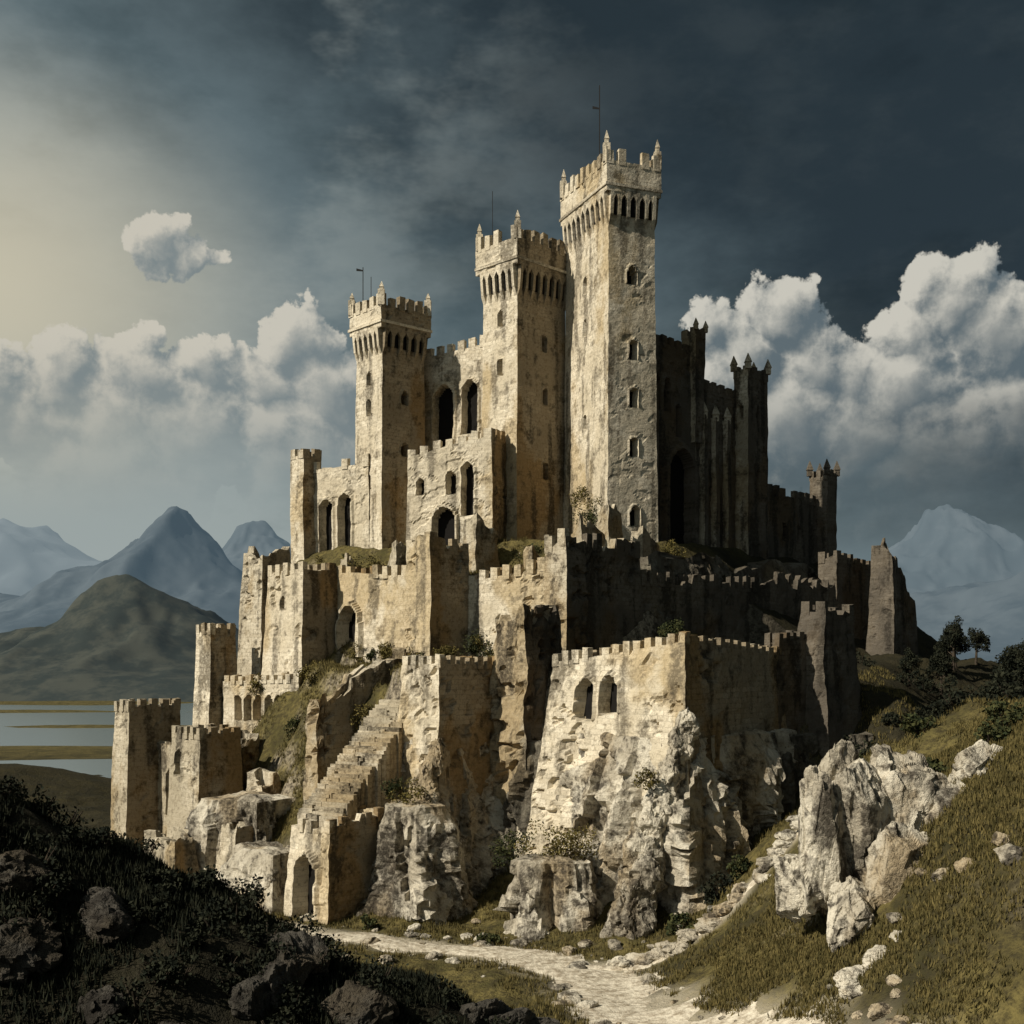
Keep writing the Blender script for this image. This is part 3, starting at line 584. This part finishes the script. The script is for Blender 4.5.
for i in range(240):
    t=rng.random()
    if i<100:
        k=rng.integers(2,len(PATH)-1); p=PATH[k]*(1-t)+PATH[min(k+1,len(PATH)-1)]*t; side=rng.choice([-1,1]); x,y=p+np.array([rng.normal()*.6+side*2.6,side*2.4+rng.normal()*.7])
    else: x=-28+rng.random()*56; y=86+rng.random()*28
    if float(pdist(np.array([x]),np.array([y]),P3)[0])<2: continue
    s=.14+.5*rng.random()**2.5; rockmb(mb,(x,y,float(H(x,y))+.1*s),(s*1.5,s*1.2,s*.75),400+i,nf=9,n=6,rot=rng.random()*3)
for i in range(34):
    t=i/33; x=8.5+15.5*t+rng.normal()*.25; y=np.interp(x,PATH2[:,0],PATH2[:,1])+rng.normal()*.35; s=.5+.5*rng.random()
    rockmb(mb,(x,y,float(H(x,y))+.2),(s*1.5,s,.35+.25*rng.random()),700+i,nf=10,n=10,rot=rng.random()*3)
for i in range(30):
    x=9+11*rng.random(); y=58+8*rng.random(); s=.25+.7*rng.random()**1.7
    rockmb(mb,(x,y,float(H(x,y))-.05*s),(s*1.35,s*1.1,s*.8),760+i,nf=12,n=14,rot=rng.random()*3)
for i in range(10):
    x=20+9*rng.random(); y=60+9*rng.random(); s=.25+.5*rng.random()
    rockmb(mb,(x,y,float(H(x,y))-.1*s),(s*1.3,s*1.1,s*.9),960+i,nf=12,n=14,rot=rng.random()*3)
mb.obj('scattered_stones',[ROCK])
# ------------------------------------------------------------------ vegetation
def leaves(mb,c,r,n,size,nclump=14,m=0,flat=.6):
    cc=rng.normal(size=(nclump,3)); cc/=np.linalg.norm(cc,axis=1)[:,None]; cc*= (.35+.6*rng.random((nclump,1)))
    k=rng.integers(0,nclump,n); d=rng.normal(size=(n,3)); d/=np.linalg.norm(d,axis=1)[:,None]; d*=rng.random((n,1))**.4*.38
    P=(cc[k]+d)*np.array(r)+np.array(c)
    a=rng.normal(size=(n,3)); a/=np.linalg.norm(a,axis=1)[:,None]; b=np.cross(a,rng.normal(size=(n,3))); b/=np.linalg.norm(b,axis=1)[:,None]
    s=size*(.6+.8*rng.random((n,1)))
    V=np.stack([P-a*s,P+b*s*flat,P+a*s,P-b*s*flat],1); mb.add(V,np.arange(4*n).reshape(n,4),m=m)
def tube(mb,p0,p1,r0,r1,m=0,k=7):
    p0=np.array(p0,float);p1=np.array(p1,float); d=p1-p0; d/=np.linalg.norm(d); a=np.cross(d,[.3,.9,.1]); a/=np.linalg.norm(a); b=np.cross(d,a)
    t=np.linspace(0,2*math.pi,k+1)[:-1]; R=[]
    for s in (0,.5,1): 
        c=p0+(p1-p0)*s; R.append(c+(r0*(1-s)+r1*s)*(np.cos(t)[:,None]*a+np.sin(t)[:,None]*b))
    mb.grid(np.stack(R,1),m=m,wrap=True)
def shrub(x,y,s,mat=LEAF,n=500,name='shrub',z=None,size=.16):
    z=float(H(x,y)) if z is None else z
    mb=MB(); 
    for k in range(4):
        a=rng.random()*6.3; tube(mb,(x,y,z-.2),(x+math.cos(a)*s*.6,y+math.sin(a)*s*.6,z+s*.7),.05*s,.02*s,1)
    leaves(mb,(x,y,z+s*.45),(s,s,s*.75),n,size,m=0); mb.obj(name,[mat,BARK])
def tree(x,y,h,mat=LEAFD,n=1600,name='tree'):
    z=float(H(x,y)); mb=MB(); lean=(rng.random(2)-.5)*.1*h
    top=np.array([x+lean[0],y+lean[1],z+h*.8]); tube(mb,(x,y,z-.4),top,.04*h,.012*h,1)
    for k in range(9):
        t=.35+.6*rng.random(); p=np.array([x,y,z])+(top-np.array([x,y,z]))*t; a=rng.random()*6.3; l=h*.32*(1.15-t)
        e=p+np.array([math.cos(a)*l,math.sin(a)*l,l*.5]); tube(mb,p,e,.014*h,.005*h,1)
        leaves(mb,e,(h*.16,h*.16,h*.12),n//10,h*.022,6)
    leaves(mb,(x+lean[0]*.8,y+lean[1]*.8,z+h*.68),(h*.26,h*.26,h*.32),n,h*.022,16); mb.obj(name,[mat,BARK])
for (x,y,h) in [(50,124,6.2),(54.5,130,7),(47,121,4.4),(57,137,6),(51.5,140,6),(46.5,130,5),(60,142,6),(43,118,3.6),(38,112,3.4),(54,146,6),(58,150,5),(49,136,4.5),(41,124,4),(53,126,5)]: tree(x,y,h)
tree(16.5,125,5.4,LEAF,1800)
tree(-42.5,120,4.2,LEAFD,900); tree(-35.5,112,3.6,LEAFD,800)
for i in range(90):
    x=-25+rng.random()**1.2*26; y=46+rng.random()*13; s=.45+.9*rng.random()
    shrub(x,y,s,LEAFD,240,size=.1)
for (x,y,s) in [(-40.5,120,1.8),(-36,116,1.4),(-31,111,1.),(-23.5,104.5,.8),(-45,124,2.0),(-12.2,102,.9),(13,92.5,1.2),(16.5,95.5,1.7),(18.5,96,1.2),(30,88,1.5),(26.5,84,1.6),(34,92,2),(38,98,2),(-2,97,.9),(33,80,1.5),(36,86,2),(30,100,1.8),(27,96,1.4),(23.5,78,1.),(27,77,1.2),(31,78,1.3),(20,80,.9)]:
    shrub(x,y,s,LEAF if s<1.6 else LEAFD,600)
for i in range(34):
    x=26+rng.random()*28; y=98+rng.random()*34; shrub(x,y,.8+1.1*rng.random(),LEAFD,320,size=.15)
CP=[(9.5,146,16.5,2.6),(9.2,147.6,19.5,2.0),(-18.5,152,11.5,2.3),(-3.5,133.6,1.0,2.5),(-2.5,131.5,-.5,2),(-13.5,134.5,.5,1.6),(2,150.3,13,1.8),(-7,149,13,1.6),(-23,137,-1.5,1.6),(-5.6,121,-.8,1.2),(-30,141.5,-3,1.5),(11,97,-9.5,1.0),(-11,111,-12,1.2),(3,101.5,-15.9,2.6),(5.5,102,-15.7,2.2),(0,103,-16,2),(-9,108,-12.6,2),(20,150,13.5,1.6),(-1,131,-.5,2.)]
for i in range(34):
    k=rng.integers(0,4)
    if k==0: x=-20+14*rng.random(); y=134.8-(x+12)*.9; z=.6
    elif k==1: x=-5+9*rng.random(); y=135.2-(x+5)*.67; z=.8+2*rng.random()
    elif k==2: x=-26+36*rng.random(); y=np.interp(x,[-28,-17.5,0,12],[164,156.5,151.5,146.5]); z=12.6+1.2*rng.random()
    else: x=-27+12*rng.random(); y=136-(x+27)*1.2; z=float(H(x,y))+.4
    CP.append((float(x),float(y),float(z),.6+1.1*rng.random()))
for i,(x,y,z,s) in enumerate(CP):
    mb=MB(); leaves(mb,(x,y,z),(s,s*.6,s*.9),int(420*s),.12,18); mb.obj('dry_creeper' if i%3 else 'creeper',[LEAFO if i%3 else LEAF])
def grass(name,n,xr,yr,hb,mat,cond=None,seed=1):
    rg=np.random.default_rng(seed); x=xr[0]+(xr[1]-xr[0])*rg.random(n); y=yr[0]+(yr[1]-yr[0])*rg.random(n)
    den=fbm(xyz(x/3,y/3),3,77)+.35+.2*rg.random(n); pd=np.minimum(ldist(x,y,PATH)/(1+.8*sstep(100,80,y)),ldist(x,y,PATH2))
    e=.3; z=H(x,y); sl=np.hypot(H(x+e,y)-z,H(x,y+e)-z)/e
    k=(den>0)&(pd>1.8)&(sl<2.4)
    if cond is not None: k&=cond(x,y)
    x,y,z=x[k],y[k],z[k]; B=5; x=np.repeat(x,B)+rg.normal(size=len(x)*B)*.14; y=np.repeat(y,B)+rg.normal(size=len(y)*B)*.14; z=np.repeat(z,B)-.06
    h=hb*(.5+.9*rg.random(len(x))); a=rg.random(len(x))*6.3; w=.035+.02*rg.random(len(x)); le=h*.5*rg.random(len(x)); b_=rg.random(len(x))*6.3
    p0=np.stack([x-np.cos(a)*w,y-np.sin(a)*w,z],-1);p1=np.stack([x+np.cos(a)*w,y+np.sin(a)*w,z],-1);p2=np.stack([x+np.cos(b_)*le,y+np.sin(b_)*le,z+h],-1)
    V=np.stack([p0,p1,p2],1); i=np.arange(len(x))*3; mb=MB(); mb.add(V,np.stack([i,i+1,i+2,i+2],-1)); mb.obj(name,[mat])
out=lambda x,y:(pdist(x,y,P3)>1.5)
grass('grass',42000,(-46,40),(62,128),.38,GRASS,out,1)
grass('grass',26000,(6,36),(54,84),.3,GRASS,None,5)
grass('grass',14000,(-36,2),(110,155),.45,GRASS,lambda x,y:(pdist(x,y,P1)>0),2)
grass('grass',24000,(-30,6),(42,66),.42,LEAFD,None,3)
# ------------------------------------------------------------------ sun + sky
SUN=Vector((-.86,-.51,0)).normalized()*math.cos(math.radians(37)); SUN.z=math.sin(math.radians(37))
sd=bpy.data.lights.new('sun','SUN'); sd.energy=5.0; sd.angle=math.radians(.5); sd.color=(1,.915,.77)
so=bpy.data.objects.new('sun',sd); scene.collection.objects.link(so); so.rotation_euler=(-SUN).to_track_quat('-Z','Y').to_euler(); so.location=(-100,-80,150)
w=bpy.data.worlds.new("World"); scene.world=w; w.use_nodes=True; nt=w.node_tree; n=NT(nt)
w.cycles.sampling_method='NONE'
bg=nt.nodes['Background']
sky=n.node('ShaderNodeTexSky',{'sky_type':'NISHITA','sun_disc':False,'sun_elevation':math.radians(37),'sun_rotation':math.radians(239)})
s3=n.sep(n.node('ShaderNodeTexCoord').outputs['Generated'])
az=n.m('ARCTAN2',s3[0],s3[1]); 
hy=n.m('SQRT',n.m('ADD',n.m('MULTIPLY',s3[0],s3[0]),n.m('MULTIPLY',s3[1],s3[1])))
el=n.m('ARCTAN2',s3[2],hy)
cb=n.node('ShaderNodeCombineXYZ'); n.l.new(az,cb.inputs[0]); n.l.new(el,cb.inputs[1]); p=cb.outputs[0]
nz=n.sep(n.noise(n.vm('MULTIPLY',p,(1,2.,1)),3.6,6,.62,'2D',True))
c_hi=(.18,.285,.335); c_mid=(1.1,1.5,1.62); c_lo=(3.1,3.55,3.45)
ax=n.m('ADD',n.m('MULTIPLY',az,.74),n.m('ADD',el,n.m('MULTIPLY',n.m('SUBTRACT',nz[0],.5),.34)))
base=n.mix(n.ss(ax,-.08,.26),c_lo,c_mid); base=n.mix(n.ss(ax,.2,.5),base,c_hi)
base=n.mix(.035,base,sky.outputs[0])
base=n.mix(n.m('MULTIPLY',n.ss(nz[1],.48,.68),n.ss(az,.12,-.25,.04,.5)),base,(3.0,3.35,3.2))
base=n.mix(n.ss(nz[2],.48,.68,0.,.42),base,n.mix(1.,base,(.38,.46,.48),'MULTIPLY'))
gl=n.vm('DISTANCE',n.vm('MULTIPLY',p,(.7,1.0,0)),(-.30,.28,0))
base=n.mix(n.ss(gl,.0,.2,.75,0.),base,(6.2,5.6,4.1))
lob=[(955,300,48),(905,338,40),(997,330,52),(850,382,36),(915,395,60),(1015,420,62),(950,480,95),(712,322,28),(783,312,36),(745,355,42),(815,365,40),(860,445,66),(790,425,60),(1060,440,80),(1045,330,50),
 (62,368,40),(140,372,42),(205,370,32),(297,340,38),(265,382,36),(25,425,52),(110,435,62),(190,435,58),(325,395,46),(-30,400,60),(120,500,90),(300,455,70),(152,246,24),(186,250,22),(214,262,13)]
grp=bpy.data.node_groups.new('cumulus','ShaderNodeTree')
grp.interface.new_socket('p',in_out='INPUT',socket_type='NodeSocketVector'); grp.interface.new_socket('d',in_out='OUTPUT',socket_type='NodeSocketFloat')
g=NT(grp); gi=grp.nodes.new('NodeGroupInput'); go=grp.nodes.new('NodeGroupOutput'); q=gi.outputs[0]
w1=g.vm('SCALE',g.vm('SUBTRACT',g.noise(q,22.,5,.6,'2D',True),(.5,.5,.5)),.055)
qq=g.vm('MULTIPLY',g.vm('ADD',q,w1),(1,1,0))
cur_=None
for (px,py,r) in lob:
    a=math.atan((px-512)/1200); e=math.atan((660-py)/1200*math.cos(a)); R=r/1200*1.05
    dv=g.vm('SUBTRACT',qq,(a,e,0)); f=g.m('MULTIPLY_ADD',g.vm('DOT_PRODUCT',dv,dv),-1./R,R)
    cur_=f if cur_ is None else g.m('SMOOTH_MAX',cur_,f,.003)
g.l.new(cur_,go.inputs[0])
def den(vec):
    x=nt.nodes.new('ShaderNodeGroup'); x.node_tree=grp; n._set(x,0,vec); return x.outputs[0]
d0=den(p); d1=den(n.vm('ADD',p,(-.009,.012,0)))
lit=n.ss(n.m('SUBTRACT',d0,d1),-.012,.025)
alpha=n.m('MULTIPLY',n.ss(d0,0.,.007),n.ss(n.m('ADD',el,n.m('MULTIPLY',n.m('SUBTRACT',nz[1],.5),.14)),.09,.22))
shc=n.mix(n.ss(az,-.3,.3),(1.95,2.35,2.45),(1.1,1.45,1.65)); lic=n.mix(n.ss(az,-.4,.1),(5.7,5.4,4.6),(6.0,5.8,5.1))
cc=n.mix(lit,shc,lic)
cc=n.mix(n.ss(el,.26,.13,0.,.6),cc,shc)
col=n.mix(n.m('MULTIPLY',alpha,.96),base,cc)
col=n.mix(n.ss(el,-.02,.16,.85,0.),col,n.mix(n.ss(az,-.3,.3),(3.4,3.85,3.85),(2.0,2.6,2.85)))
n._set(bg,'Color',col); bg.inputs['Strength'].default_value=.1
# ------------------------------------------------------------------ camera
cd=bpy.data.cameras.new('camera'); cd.lens=1200*36/1024; cd.sensor_width=36; cd.shift_y=148/1024; cd.clip_end=30000; cd.clip_start=.5
co=bpy.data.objects.new('camera',cd); scene.collection.objects.link(co); co.location=(0,0,0); co.rotation_euler=(math.radians(90),0,0)
scene.camera=co
scene.view_settings.view_transform='Standard'; scene.view_settings.look='None'; scene.view_settings.exposure=0
